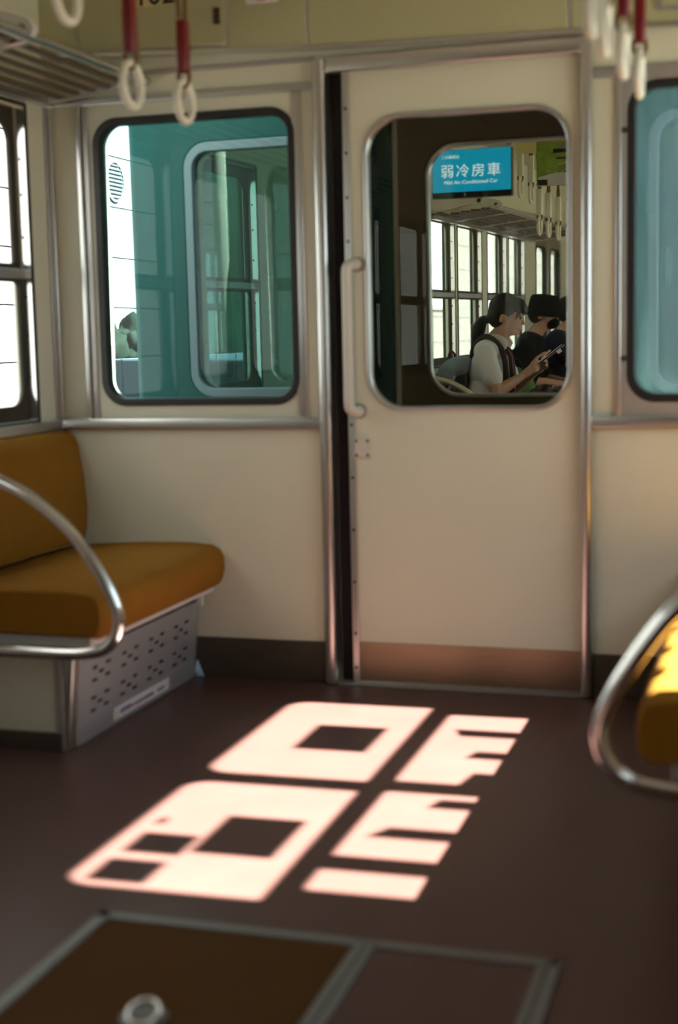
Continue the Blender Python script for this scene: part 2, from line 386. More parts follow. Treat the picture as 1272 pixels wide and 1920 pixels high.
def bench(side, front, wall, y0, y1, label, cush, hoopx=0.063, hoop_dy=-.02, slots=True, hoop_material='steel', zoff=0):
    """long bench: cushion, backrest, frame rail, heater cover with slots, end panel, bent tube arm rail"""
    s = -side                                   # direction from wall to the aisle
    X = lambda d: front - s*d                   # d metres behind the cushion front
    dw = abs(front-wall)
    t = thing('bench_seat', label, 'bench', ((front+wall)/2, (y0+y1)/2, 0))
    def xs(a, b): return sorted((X(a), X(b)))
    # cushion, rounded profile swept along y
    prof = [(dw-.03, .29), (.012, .285), (.002, .30), (-.004, .33), (-.002, .37), (.008, .392), (.03, .404), (.10, .410), (.25, .408), (dw-.05, .395), (dw-.03, .38)]
    rings = []
    n = 16
    for i in range(n+1):
        y = y0+(y1-y0)*i/n
        e = min(i, n-i)
        sh = {0: .022, 1: .004}.get(e, 0); yy = y
        if i == 0: yy = y0
        cx, cz = .25, .345
        rings.append([(X(cx+(d-cx)*(1-sh*1.0)), yy, cz+(z-cz)*(1-sh*7)) for d, z in prof])
    # squeeze the end rings so the rims look stuffed
    for i, off in ((1, .018), (n-1, -.018)):
        rings[i] = [(p[0], (y0 if off > 0 else y1)+off, p[2]) for p in rings[i]]
    G().loft(rings).build('seat_cushion', cush, t)
    bp_ = [(dw-.075, .405), (dw-.085, .44), (dw-.090, .50), (dw-.082, .60), (dw-.062, .70), (dw-.048, .728), (dw-.03, .738), (dw-.004, .735), (dw-.004, .405)]
    rings = []
    for i in range(n+1):
        yy = y0+.01+(y1-y0-.014)*i/n
        if i == 1: yy = y0+.028
        if i == n-1: yy = y1-.022
        sh = .05 if i in (0, n) else 0
        rings.append([(X(d+(dw-.05-d)*sh*4), yy, .57+(z-.57)*(1-sh)) for d, z in bp_])
    G().loft(rings).build('backrest', cush, t)
    G().box(*xs(.035, dw-.05), y0+(.015 if side < 0 else .2), y1-.005, .262, .290, .004).build('seat_frame', 'white_paint', t)
    for k in range(2):
        yb = y1-.06-k*(y1-y0-.16)
        G().box(*xs(.050, .066), yb-.006, yb+.006, .228, .263, .002).build('frame_foot', 'white_paint', t)
    # heater cover (leans out towards the top)
    H0, H1, cb, ct = .0, .232, .110, .088
    cover = thing_part('heater_cover', t, (X(cb), y0, 0))
    LZ = H1
    def slant(g):
        for v in g.bm.verts:
            d_ = v.co.x; v.co.x = X(cb+(ct-cb)*(v.co.z/LZ)) - s*d_
        bmesh.ops.recalc_face_normals(g.bm, faces=g.bm.faces[:]); return g
    ya, yb = y0+.045, y1-.012
    holes = []
    if slots:
        k = -1
        while 3.213+.17*k < yb+.1 or k < 0:
            for zc in (.166, .087):
                for dy, dz in ((-.037, .0165), (.037, .0165), (0, 0), (.037, -.0165), (-.037, -.0165)):
                    yy, zz = y0+.183+.17*k+dy, zc+dz
                    if ya+.02 < yy < yb-.02: holes.append([(yy-.0155, zz-.0045), (yy+.0155, zz-.0045), (yy+.0155, zz+.0045), (yy-.0155, zz+.0045)])
            k += 1
            if y0+.183+.17*k > yb+.06: break
    g = G().prism([(ya, .052), (yb, .052), (yb, .220), (ya, .220)], 'x', 0, .003, holes=holes)
    slant(g).build('slotted_panel', 'cover_steel', cover)
    slant(G().box(.012, .016, ya, yb, .03, .22)).build('cover_lining', 'dark', cover)  # near-black sheet standing in for the shade behind the slots
    slant(G().box(-.004, .004, ya, yb, .0, .054, .001)).build('cover_plinth', 'cover_steel', cover)
    slant(G().box(-.003, .006, ya, yb, .214, .232, .001)).build('cover_top_edge', 'cover_steel', cover)
    slant(G().box(-.006, .02, y0+.010, ya+.004, 0, .262, .003)).build('corner_post', 'aluminium', cover)
    slant(G().box(-.002, .02, yb-.002, y1, 0, .235, .002)).build('corner_post', 'alu_dull', cover)
    # end panel towards the doors
    G().box(*xs(.125, dw), y0+.014, y0+.03, .045, .262).build('end_panel', 'cream', t)
    G().box(*xs(.120, dw), y0+.006, y0+.03, 0, .047, .002).build('end_plinth', 'base_brown', t)
    G().box(*xs(.115, .135), y0+.008, y0+.03, .0, .262, .002).build('end_trim', 'alu_dull', t)
    G().box(*xs(.16, dw), y0+.04, y1-.01, .02, .262).build('inner_box', 'dark', t)
    # arm rail
    yh = y0+hoop_dy
    hp = [(dw-.005, .708), (.40, .700), (.30, .686), (.235, .668), (.16, .632), (.07, .564), (.02, .505), (-.025, .435), (-.050, .385), (-.0585, .345), (-.050, .305), (-.020, .272), (.03, .258), (.10, .254), (.25, .254), (dw-.005, .254)]
    G().tube(smooth_path([(X(d), yh, z+zoff) for d, z in hp], 6), .0155, 14).build('arm_rail', hoop_material, t)
    for z, in ((.708,), (.254,)):
        G().lathe([(.034, 0), (.034, .006), (.018, .010)], (wall, yh, z+zoff) if s > 0 else (wall-.010, yh, z+zoff), 'x', 16).build('rail_flange', 'steel', t)
    return t
def thing_part(name, parent, loc):
    e = bpy.data.objects.new(name, None); COL.objects.link(e); e.empty_display_size = .05
    p = XF @ Vector(loc); e.parent = parent; e.matrix_parent_inverse = parent.matrix_world.inverted(); e.location = p
    e.matrix_world = Matrix.Translation(p)
    return e

# ------------------------------------------------------------------ our car: shell
YB = -7.5
L_WINS = [(3.04, 3.68), (.28, .83), (-.80, -.22)]
R_WINS = [(3.02, 3.665), (2.32, 2.945)]
L_DOOR = (1.72, 2.86); R_DOOR = (.30, 1.44)
def car_shell(y0, y1, lw, rw, ld, rd, suffix, floor_mat='floor'):
    def wall(name, x0, x1, wins, doors):
        holes = [win_hole(a, b) for a, b in wins]
        for (a, b) in doors:
            holes.append(rrect(a, b, .004, 1.74, .03))
        return struct(G().prism(rrect(y0, y1, -.02, ZC+.05, 0), 'x', x0, x1, holes=holes).build(name, 'cream'))
    wall('wall_left'+suffix, XL-.06, XL, lw, ld)
    wall('wall_right'+suffix, XR, XR+.05, rw, rd)
    struct(G().box(XL-.06, XR+.05, y0, y1, ZC, ZC+.06).build('ceiling'+suffix, 'ceiling_white'))
    struct(G().box(XL-.06, XR+.05, y0, y1, -.08, 0).build('floor'+suffix, floor_mat))
def side_door(n, side, ya, yb, leaves=2, label=None):
    """sliding side door, two leaves with rounded panes"""
    inner = XL if side < 0 else XR; s = side
    d = thing('door_%s' % n, None, None, (inner, (ya+yb)/2, 0), kind='structure')
    xo = sorted((inner+s*.015, inner+s*.04)); w = (yb-ya)/leaves
    for k in range(leaves):
        a, b = ya+k*w+.003, ya+(k+1)*w-.003
        hole = rrect(a+.10, b-.10, .86, 1.60, .06)
        lf = G().prism(rrect(a, b, .006, 1.735, .004), 'x', *xo, holes=[hole], bev=.002).build('leaf', 'aluminium', d)
        G().prism(rrect(a+.088, b-.088, .848, 1.612, .07), 'x', xo[0]-.004, xo[1]+.004, holes=[rrect(a+.102, b-.102, .862, 1.598, .058)]).build('gasket', 'rubber', d)
        G().box((xo[0]+xo[1])/2-.002, (xo[0]+xo[1])/2+.002, a+.10, b-.10, .86, 1.60).build('pane', 'window_glass', d)
        G().box(*sorted((inner+s*.015, inner+s*.003)), (b-.05 if k == 0 else a+.03), (b-.03 if k == 0 else a+.05), .95, 1.15, .004).build('grip', 'rubber', d)
    return d

car_shell(YB, YE+.06, L_WINS, R_WINS, [L_DOOR], [R_DOOR], '')
struct(G().box(XL-.06, XR+.05, YB-.06, YB, -.02, ZC+.05).build('wall_back', 'cream'))
for i, (a, b) in enumerate(L_WINS): side_window(i+1, -1, a, b)
RL = {0: ((3.02, 3.665), (3.04, 3.61)), 1: ((2.32, 2.945), (2.385, 2.96))}
for i, (a, b) in enumerate(R_WINS):
    if i in RL: side_window(i+11, 1, a, b, up=RL[i][0], lo=RL[i][1])
    else: side_window(i+11, 1, a, b)
side_door('2', -1, *L_DOOR); side_door('3', 1, *R_DOOR)

# end wall with two windows and the door opening
DX0, DX1 = -1.160, -.503
WLx, WRx = (-1.906, -1.312), (-.372, .22)
WLz = (.822, 1.625)
def end_shell(yf, yb, suffix, material, outer=None):
    holes = [rrect(*WLx, *WLz, .062), rrect(*WRx, *WLz, .062), rrect(DX0-.045, DX1+.004, .004, 1.745, 0)]
    return struct(G().prism(rrect(XL-.06, XR+.05, -.02, ZC+.05, 0), 'y', yf, yb, holes=holes).build('wall_end'+suffix, material))
end_shell(YE, YE+.06, '', 'cream')
def end_window(n, wx, yf, sgn, gl, frame='rubber', fw=.014):
    w = thing('window_%s' % n, None, None, ((wx[0]+wx[1])/2, yf, WLz[0]), kind='structure')
    y0, y1 = sorted((yf-sgn*.008, yf+sgn*.03))
    G().prism(rrect(wx[0]-fw, wx[1]+fw, WLz[0]-fw, WLz[1]+fw, .062+fw), 'y', y0, y1, holes=[rrect(wx[0]+.008, wx[1]-.008, WLz[0]+.008, WLz[1]-.008, .056)], bev=.003).build('gasket', frame, w)
    G().box(wx[0], wx[1], yf+sgn*.016, yf+sgn*.020, *WLz).build('pane', gl, w)
    return w
end_window('6', WLx, YE, 1, 'end_glass')
end_window('7', WRx, YE, 1, 'end_glass_dusty')

# trims on the end wall
def trim(n, m, *b, bev=.003): return struct(G().box(*b, bev, 4).build('trim_%d' % n, m, smooth=True))
trim(1, 'aluminium', XL+.004, -1.238, YE-.020, YE, .740, .771)             # sill rails
trim(2, 'aluminium', -.474, XR, YE-.020, YE, .742, .773)
trim(3, 'aluminium', XL+.004, -1.238, YE-.008, YE, 1.677, 1.698)           # rails above the windows
trim(4, 'alu_dull', -.474, XR, YE-.010, YE, 1.650, 1.678)
trim(5, 'aluminium', -1.238, -1.2035, YE-.030, YE+.045, 0, 1.757, bev=.011)          # door posts
trim(6, 'aluminium', -.5035, -.474, YE-.030, YE+.045, 0, 1.757, bev=.011)
trim(7, 'aluminium', -1.2035, -.5035, YE-.018, YE+.01, 1.716, 1.760, bev=.008)       # header rail of the door
trim(8, 'aluminium', -1.308, -1.278, YE-.006, YE, .771, 1.677)
trim(9, 'aluminium', -1.972, -1.955, YE-.012, YE, .771, 1.677)
trim(10, 'alu_dull', -1.950, -1.932, YE-.006, YE, .771, 1.677)
trim(11, 'aluminium', -.415, -.400, YE-.012, YE, .773, 1.650)
struct(G().prism(rrect(-.400, .30, .773, 1.650, 0), 'y', YE-.006, YE, holes=[rrect(WRx[0]-.013, WRx[1]+.013, WLz[0]-.013, WLz[1]+.013, .075)]).build('trim_12', 'alu_dull'))
for z in (1.515, .925):
    struct(G().lathe([(.008, 0), (.008, -.003), (.004, -.004)], (-.392, YE-.006, z), 'y', 12).build('trim_13', 'bronze'))
trim(14, 'aluminium', XL, XL+.016, YE-.012, YE, .771, 1.69)                # corner strips
trim(15, 'alu_dull', XL, XL+.006, YE-.030, YE-.012, .771, 1.69)
trim(16, 'aluminium', XL, XL+.018, 2.92, YE-.02, .735, .768)               # sill along the left wall
trim(17, 'aluminium', XR-.018, XR, 2.2, YE-.02, .735, .768)
trim(18, 'alu_dull', -1.2035, -.5035, YE-.016, YE+.03, 0, .006, bev=.001)  # threshold
trim(19, 'alu_dull', -1.80, -1.238, YE-.004, YE, 1.752, 1.766, bev=.001)
struct(G().box(-1.99, -1.238, YE-.006, YE, 0, .122, .001).build('baseboard_left', 'base_brown'))
struct(G().box(-.474, XR, YE-.006, YE, 0, .122, .001).build('baseboard_right', 'base_brown'))
# bulkhead above, slightly proud of the wall
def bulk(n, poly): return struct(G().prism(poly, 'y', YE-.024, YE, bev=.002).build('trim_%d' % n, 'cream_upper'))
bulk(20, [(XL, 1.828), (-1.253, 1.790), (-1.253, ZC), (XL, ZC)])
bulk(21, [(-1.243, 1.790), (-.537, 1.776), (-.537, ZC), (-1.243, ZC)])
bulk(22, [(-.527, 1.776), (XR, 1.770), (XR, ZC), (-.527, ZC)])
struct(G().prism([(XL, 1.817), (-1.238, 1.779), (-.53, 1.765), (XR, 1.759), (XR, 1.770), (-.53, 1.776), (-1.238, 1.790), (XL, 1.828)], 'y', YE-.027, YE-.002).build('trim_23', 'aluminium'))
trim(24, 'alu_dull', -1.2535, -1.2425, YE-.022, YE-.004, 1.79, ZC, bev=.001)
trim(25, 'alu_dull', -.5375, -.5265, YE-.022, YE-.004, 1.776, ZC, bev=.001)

# door in the end wall
door = thing('door_1', 'cream sliding end door with a rounded window and tube handle', None, ((DX0+DX1)/2, YE, 0), kind='structure')
yd0, yd1 = YE+.008, YE+.034
DWx, DWz = (-1.093, -.541), (.799, 1.588)
G().prism(rrect(DX0, DX1+.02, .008, 1.735, 0), 'y', yd0, yd1, holes=[rrect(*DWx, *DWz, .095)]).build('door_panel', 'cream', door)
G().prism(rrect(DWx[0]-.011, DWx[1]+.011, DWz[0]-.011, DWz[1]+.011, .106, 12), 'y', yd0-.008, yd1, holes=[rrect(DWx[0]+.002, DWx[1]-.002, DWz[0]+.002, DWz[1]-.002, .093, 12)], bev=.003).build('window_frame', 'aluminium', door)
G().box(DWx[0], DWx[1], yd0+.008, yd0+.012, *DWz).build('window_pane', 'door_glass', door)
st = G().box(DX0-.001, DX0+.018, yd0-.006, yd0+.02, .008, 1.735, .002).build('edge_strip', 'aluminium', door)
for z in (1.62, 1.50, 1.38, 1.26, .75, .60, .45, .30, .15, .05):
    G().lathe([(.0045, 0), (.0045, -.002), (.002, -.003)], (DX0+.009, yd0-.006, z), 'y', 10).build('screw', 'bronze', st)
hb = G().tube(smooth_path([(-1.128, yd0, 1.197), (-1.131, yd0-.03, 1.197), (-1.138, yd0-.052, 1.190), (-1.141, yd0-.058, 1.172), (-1.141, yd0-.058, 1.10), (-1.141, yd0-.058, .99), (-1.141, yd0-.058, .88), (-1.141, yd0-.058, .812), (-1.138, yd0-.052, .796), (-1.131, yd0-.03, .789), (-1.128, yd0, .789)], 6), .0155, 14).build('handle', 'ivory', door)
for z in (1.197, .789): G().lathe([(.019, -.007), (.022, 0)], (-1.128, yd0-.001, z), 'y', 16).build('handle_collar', 'alu_dull', hb)
lk = G().box(-1.146, -1.097, yd0-.007, yd0, .655, .713, .002).build('lock_plate', 'ivory', door)
for dx in (-1.138, -1.105):
    for z in (.664, .704): G().lathe([(.004, 0), (.004, -.002), (.002, -.003)], (dx, yd0-.007, z), 'y', 8).build('screw', 'bronze', lk)
G().box(DX0+.020, DX1+.01, yd0-.003, yd0, .012, .125, .001).build('kick_plate', 'steel_brushed', door)
# pocket the door slides from, its deep shade painted as a near-black sheet
G().box(DX0-.043, DX0-.002, YE+.038, YE+.055, .0, 1.745).build('door_pocket', 'dark', door)

# locker panel with the car number
ac = thing('access_panel', 'cream locker panel with car number plate above the left end window', 'panel', (-1.70, YE-.024, 1.82))
def slope(x): return 1.828-(x-XL)*.0468
pan = [(-1.932, slope(-1.932)+.012), (-1.485, slope(-1.485)+.012), (-1.485, 2.12), (-1.932, 2.12)]
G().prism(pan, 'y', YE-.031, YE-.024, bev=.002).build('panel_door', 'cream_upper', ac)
for k in range(4):
    a, b = Vector(pan[k]), Vector(pan[(k+1) % 4]); d = (b-a).normalized(); nn = Vector((-d.y, d.x))*.006
    G().prism([tuple(a-nn), tuple(b-nn), tuple(b+nn*.2), tuple(a+nn*.2)], 'y', YE-.029, YE-.0245).build('panel_edge', 'alu_dull', ac)
lk = G().box(-1.517, -1.499, YE-.036, YE-.030, 1.868, 1.912, .002).build('lock', 'bronze', ac)
G().lathe([(.006, 0), (.006, -.004)], (-1.508, YE-.036, 1.885), 'y', 10).build('keyhole', 'ink_black', lk)
pl = G().box(-1.800, -1.640, YE-.036, YE-.031, 1.932, 2.002, .001).build('number_plate', 'plate_yellow', ac)
for k, ch in enumerate('1102'):
    G().text(ch, .078, MY(-1.775+.041*k, YE-.0365, 1.936), off=.001).build('digit', 'ink_black', pl, smooth=False)
st = thing('no_smoking_sticker', 'small white sticker with a red disc above the end wall joint', 'sticker', (-1.375, YE-.024, 1.915))
G().prism(rrect(-1.425, -1.328, 1.914, 2.00, .008), 'y', YE-.0255, YE-.0242).build('sheet', 'paper', st)
G().lathe([(.034, 0), (.034, -.0006)], (-1.377, YE-.0256, 1.955), 'y', 24).build('red_disc', 'ink_red', st)
p2 = thing('access_panel', 'cream locker panel above the right end window', 'panel', (-.1, YE-.024, 1.81))
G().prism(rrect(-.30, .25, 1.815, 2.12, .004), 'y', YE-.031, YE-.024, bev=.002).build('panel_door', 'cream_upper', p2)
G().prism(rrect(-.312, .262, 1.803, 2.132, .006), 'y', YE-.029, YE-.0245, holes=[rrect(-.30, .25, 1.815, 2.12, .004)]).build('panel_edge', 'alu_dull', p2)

# floor hatch in the foreground
h = thing('floor_hatch', 'floor hatch of two brown panels edged with aluminium strips', 'hatch', (-.72, 1.75, 0))
G().box(-1.10, -.632, 1.30, 2.15, .0005, .003).build('hatch_panel', 'hatch_brown', h)
G().box(-.632, -.33, 1.30, 2.15, .0005, .0025).build('hatch_panel', 'floor', h)
for b in ((-1.125, -.318, 2.139, 2.163), (-1.125, -.318, 1.30, 1.324), (-1.125, -1.101, 1.30, 2.163), (-.653, -.637, 1.30, 2.15), (-.633, -.617, 1.30, 2.15), (-.349, -.336, 1.30, 2.15), (-.332, -.314, 1.30, 2.163)):
    G().box(*b, .0005, .006, .0015).build('edge_strip', 'strip', h)
rg = G().lathe([(.036, .0025), (.036, .005), (.028, .006)], (-.885, 1.822, 0), 'z', 20).build('ring_plate', 'strip', h)
G().tube([(-.885+.024*math.cos(a), 1.822+.024*math.sin(a), .012+.008*math.sin(a)) for a in [2*math.pi*k/20 for k in range(20)]], .004, 8, closed=True).build('pull_ring', 'steel', rg)

# benches
bl = bench(-1, -1.545, XL, 3.03, YE-.006, 'short ochre bench with steel arm rail on the left of the end door', 'moquette')
br = bench(1, -.212, XR, 2.315, YE-.006, 'sunlit ochre bench with steel arm rail on the right of the end door', 'moquette')
# notice strip on the heater cover of the left bench
ns = thing('notice_sticker', 'white notice strip with small lettering on the slotted heater cover', 'sticker', (-1.65, 3.46, .03))
def onc(g):
    for v in g.bm.verts:
        d_ = v.co.x; v.co.x = -1.545-.110+.022*(v.co.z/.232)+d_+.0045
    return g
onc(G().box(0, .0008, 3.288, 3.640, .012, .047)).build('sheet', 'paper', ns)
onc(G().box(.0008, .0013, 3.300, 3.308, .018, .036)).build('yellow_mark', 'ink_yellow', ns)
x = 3.325
for k in range(26):
    w_ = random.uniform(.005, .009)
    if 3.535 < x < 3.56: x = 3.562
    if x > 3.625: break
    big = x < 3.39
    onc(G().box(.0008, .0013, x, x+w_, .022, .036 if big else .032)).build('lettering', 'ink_red' if 3.388 < x < 3.415 else 'ink_navy', ns); x += w_+.0035
tr = tag(G().prism([(-1.652, 3.822), (-1.618, 3.846), (-1.646, 3.846)], 'z', .0, .05).build('corner_wedge', 'paper_blue'), 'small pale blue wedge in the floor corner beside the left bench', 'wedge')
for v in tr.data.vertices:
    if v.co.z > .03: v.co.x += (-.0)*(1); v.co.x = v.co.x*.15-.008; v.co.y = v.co.y*.15+.008

# rack, straps
rack(-1, .6, YE-.004, 'aluminium luggage rack above the left side window', (3.16, 1.9, .9))
rack(1, .6, YE-.004, 'aluminium luggage rack above the right side windows', (3.02, 1.9, .9))
strap_rail(-1.35, .4, YE-.1, 'steel strap rail along the left of the ceiling')
strap_rail(-.30, .4, YE-.1, 'steel strap rail along the right of the ceiling')
straps(-1.35, (2.62, 2.905, 3.195), (1.672, 1.55, 1.556), 'sleeve_red', '', group='hand straps on the left rail', labels=[
    'white hand strap ring hanging highest at the top left corner', 'red sleeved hand strap left of the pair before the end window', 'red sleeved hand strap right of the pair before the end window'])
straps(-.30, (2.41, 2.60, 2.91, 3.25), (1.525, 1.527, 1.54, 1.553), 'sleeve_red', '', group='hand straps on the right rail', labels=[
    'nearest white ring hand strap of the right row', 'second white ring hand strap of the right row from the left', 'third hand strap of the right row with red sleeve just showing', 'rightmost hand strap of the right row with long red sleeve'])

# stickers on the sunny panes of the right wall
def wsticker(ya, yb, za, zb, label):
    tag(G().prism(rrect(ya, yb, za, zb, .004), 'x', GR-.0030, GR-.0020).build('window_sticker', 'sticker'), label, 'sticker', 'stickers on the right windows')
wsticker(3.235, 3.455, 1.298, 1.478, 'square sticker on the far right side window pane')
wsticker(2.515, 2.738, 1.280, 1.446, 'large square sticker on the near right side window pane')
wsticker(2.492, 2.606, 1.457, 1.576, 'small square sticker above the large one on the near right pane')
wsticker(2.342, 2.456, 1.463, 1.580, 'small square sticker at the near edge of the near right pane')
wsticker(2.655, 2.697, 1.560, 1.578, 'tiny sticker near the top of the near right pane')

nth = ('first', 'second', 'third', 'fourth', 'fifth', 'sixth')
for k, (yc, zt, hw) in enumerate(((3.45, 1.115, .031), (3.268, 1.046, .030), (3.085, 1.019, .045), (2.900, 1.050, .031), (2.706, 1.117, .032), (2.525, 1.174, .040))):  # unseen strips added to cast the notches in the floor sunlight
    pl_ = [(yc-hw, .955), (yc+hw, .955), (yc+hw, zt-.010 if k != 0 else zt+.010), (yc-hw, zt+.006 if k != 0 else zt-.012)]
    if k == 4: pl_ = [(yc-hw, .955), (yc+hw, .955), (yc+hw, 1.100), (yc-hw, 1.133)]
    tag(G().prism(pl_, 'x', GR-.0130, GR-.0120).build('window_sticker', 'sticker'), '%s narrow sticker from the end wall on the lower right panes' % nth[k], 'sticker', 'stickers on the right windows')

# ------------------------------------------------------------------ outside
struct(G().box(-40, 30, -40, 60, -1.15, -1.05).build('ground', 'ground'))
bd = thing('building', 'white panelled building close beside the track', 'building', (-4.2, 8, -1.05))
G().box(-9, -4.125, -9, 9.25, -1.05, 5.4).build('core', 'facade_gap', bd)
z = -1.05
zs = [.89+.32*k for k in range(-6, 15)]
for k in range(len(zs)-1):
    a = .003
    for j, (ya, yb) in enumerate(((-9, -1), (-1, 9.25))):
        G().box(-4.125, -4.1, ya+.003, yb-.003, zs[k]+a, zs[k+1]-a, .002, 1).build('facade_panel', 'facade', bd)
vt = thing_part('vent', bd, (-4.1, 8.49, 2.015))
G().lathe([(.132, 0), (.132, .012), (.118, .016), (.118, .006)], (-4.1, 8.49, 2.015), 'x', 32).build('vent_rim', 'facade', vt)
for k in range(9):
    zz = 2.015-.10+.025*k; hw = math.sqrt(max(.0, .114**2-(zz-2.015)**2))
    G().box(-4.094, -4.084, 8.49-hw, 8.49+hw, zz-.0045, zz+.0045, m=None).build('louvre', 'vent_grey', vt)
b2 = thing('building', 'second white building seen through the windows of the next carriage', 'building', (-4.2, 25, -1.05))
G().box(-9, -4.125, 14.5, 38, -1.05, 5.4).build('core', 'facade_gap', b2)
for k in range(len(zs)-1):
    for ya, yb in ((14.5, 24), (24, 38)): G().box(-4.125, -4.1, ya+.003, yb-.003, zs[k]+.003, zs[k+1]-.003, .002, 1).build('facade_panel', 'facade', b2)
hd = thing('hedge', 'tall dark hedge filling the gap between the two white buildings', 'hedge', (-4.1, 11.9, -1.05))
for k in range(7):
    c = (-4.3+.15*math.sin(k*2.1), 9.7+.76*k, 1.2+.15*math.cos(k*1.7))
    g = G().ell(c, (.55, .62, 2.3), sub=5)
    for v in g.bm.verts: v.co += (v.co-Vector(c)).normalized()*(.16*noise.noise(v.co*4)+.09*noise.noise(v.co*11))
    g.build('bush', 'leaf_hedge', hd)
for n_, (ya, yb, za, zb) in enumerate(((16.9, 18.0, 1.35, 2.6), (20.0, 21.0, 1.35, 2.6))):
    fw = thing_part('window', b2, (-4.1, ya, za))
    G().prism(rrect(ya-.05, yb+.05, za-.05, zb+.05, 0), 'x', -4.1, -4.07, holes=[rrect(ya, yb, za, zb, 0)]).build('frame', 'alu_dull', fw)
    G().box(-4.098, -4.09, ya, yb, za, zb).build('pane', 'pack_blue', fw)
sg = thing('shop_sign', 'red and yellow sign board far outside beyond the next carriage', 'sign', (-4.0, 27, 2.5))
G().box(-4.09, -4.0, 25.6, 28.2, 2.62, 2.95).build('red_band', 'sign_red', sg)
G().box(-4.09, -4.0, 25.6, 28.2, 2.52, 2.62).build('yellow_band', 'sign_yellow', sg)
fe = thing('low_fence', 'low dark fence between the track and the white building', 'fence', (-3.5, 8.2, -1.05))
for k in range(9):
    G().box(-3.52, -3.49, 6.55+.35*k, 6.885+.35*k, -1.05, .90, .004).build('board', 'fence_blue', fe)
def shrub(c, r, label):
    g = G().ell(c, (r*.8, r, r*1.1), sub=4)
    for v in g.bm.verts:
        d = (v.co-Vector(c)); v.co += d*(.35*noise.noise(v.co*9)+.2*noise.noise(v.co*23))
    t = thing('shrub', label, 'shrub', (c[0], c[1], -1.05))
    g.build('foliage', 'leaf_dark', t); G().tube([(c[0], c[1], -1.05), (c[0], c[1], c[2])], .025, 8).build('stem', 'fence_wood', t)
shrub((-3.75, 7.55, .92), .16, 'dark shrub showing at the lower left of the end window')
shrub((-3.75, 7.95, .95), .17, 'taller dark shrub beside the next carriage')
# ------------------------------------------------------------------ gangway between the cars
gw = thing('gangway_bellows', 'dark rubber gangway bellows between the two carriages', 'gangway', (-.83, 4.2, 0))
for k in range(7):
    y = YE+.075+k*.086
    o_ = .075 if k % 2 == 0 else .045
    G().prism(rrect(-1.265-o_, -.495+o_*.8, .0, 1.80+o_, .05), 'y', y, y+.05, holes=[rrect(-1.265, -.495, .03, 1.80, .04)], bev=.008).build('fold', 'bellows', gw)
    if k < 6: G().prism(rrect(-1.265-.02, -.495+.02, .0, 1.82, .05), 'y', y+.045, y+.09, holes=[rrect(-1.275, -.485, .025, 1.81, .04)]).build('fold_valley', 'bellows', gw)
G().box(-1.2, -.46, YE+.06, 4.52, .006, .016).build('foot_plate', 'alu_dull', gw)
cb = tag(G().tube(smooth_path([(-1.195, 4.12, 1.42), (-1.19, 4.12, 1.30), (-1.20, 4.12, 1.10), (-1.205, 4.12, .9), (-1.20, 4.12, .77)], 6), .0025, 8).build('cable', 'white_plastic'), 'thin pale cable hanging inside the dark gangway', 'cable')

# ------------------------------------------------------------------ next car
piv = Matrix.Translation((-.825, 4.2, 0))
NX = piv @ Matrix.Rotation(R(-2.0), 4, 'Z') @ Matrix.Rotation(R(.5), 4, 'X') @ piv.inverted()
setxf(NX)
NY0, NY1 = 4.52, 15.5
NL_WINS = [(4.85, 5.42), (8.05, 8.60), (8.74, 9.31), (9.55, 10.07), (10.21, 10.70), (12.75, 13.3), (13.42, 13.97)]
NR_WINS = [(4.85, 5.42), (8.05, 8.60), (8.74, 9.31), (9.55, 10.07), (10.21, 10.70), (12.75, 13.3)]
NL_DOOR = (11.15, 12.35); NR_DOOR = (11.15, 12.35)
car_shell(NY0+.07, NY1, NL_WINS, NR_WINS, [NL_DOOR, (6.75, 7.85)], [NR_DOOR, (6.75, 7.85)], '_far', 'floor')
struct(G().box(XL-.06, XR+.05, NY1, NY1+.06, -.02, ZC+.05).build('wall_back_far', 'cream'))
for i, (a, b) in enumerate(NL_WINS): side_window(i+21, -1, a, b, screws=i in (0, 1, 2, 3, 4))
for i, (a, b) in enumerate(NR_WINS): side_window(i+31, 1, a, b, screws=False)
side_door('4', -1, *NL_DOOR); side_door('5', 1, *NR_DOOR); side_door('6', -1, 6.75, 7.85); side_door('7', 1, 6.75, 7.85)
# teal painted end, rounded at the corners
end_shell(NY0+.012, NY0+.07, '_far', 'cream')
struct(G().prism(rrect(XL-.075, XR+.065, -.9, ZC+.25, (.02, .02, .2, .2)), 'y', NY0-.03, NY0+.012,
       holes=[rrect(*WLx, *WLz, .062), rrect(*WRx, *WLz, .062), rrect(DX0-.045, DX1+.004, .004, 1.745, 0)], bev=.028).build('wall_front_far', 'teal'))
for sx, nm in ((-1, 'wall_side_left_far'), (1, 'wall_side_right_far')):
    xa = XL-.078 if sx < 0 else XR+.052
    wins = NL_WINS if sx < 0 else NR_WINS
    hs = [win_hole(a, b) for a, b in wins]+[rrect(a, b, .004, 1.74, .03) for a, b in (NL_DOOR, (6.75, 7.85))]
    struct(G().prism(rrect(NY0, NY1+.06, -.9, ZC+.1, 0), 'x', xa, xa+.014, holes=hs).build(nm, 'teal'))
struct(G().prism([(XL-.075, ZC+.06), (XR+.065, ZC+.06), (XR-.10, ZC+.26), (XL+.10, ZC+.26)], 'y', NY0, NY1).build('roof_far', 'alu_dull'))
end_window('8', WLx, NY0-.03, 1, 'far_glass', 'frame_grey', .022)
end_window('9', WRx, NY0-.03, 1, 'far_glass', 'frame_grey', .022)
d8 = thing('door_8', None, None, ((DX0+DX1)/2, NY0+.04, 0), kind='structure')
q0, q1 = NY0+.03, NY0+.056
G().prism(rrect(DX0-.04, DX1+.02, .008, 1.735, 0), 'y', q0, q1, holes=[rrect(-1.097, -.50, .80, 1.59, .095)]).build('door_panel', 'door_brown', d8)
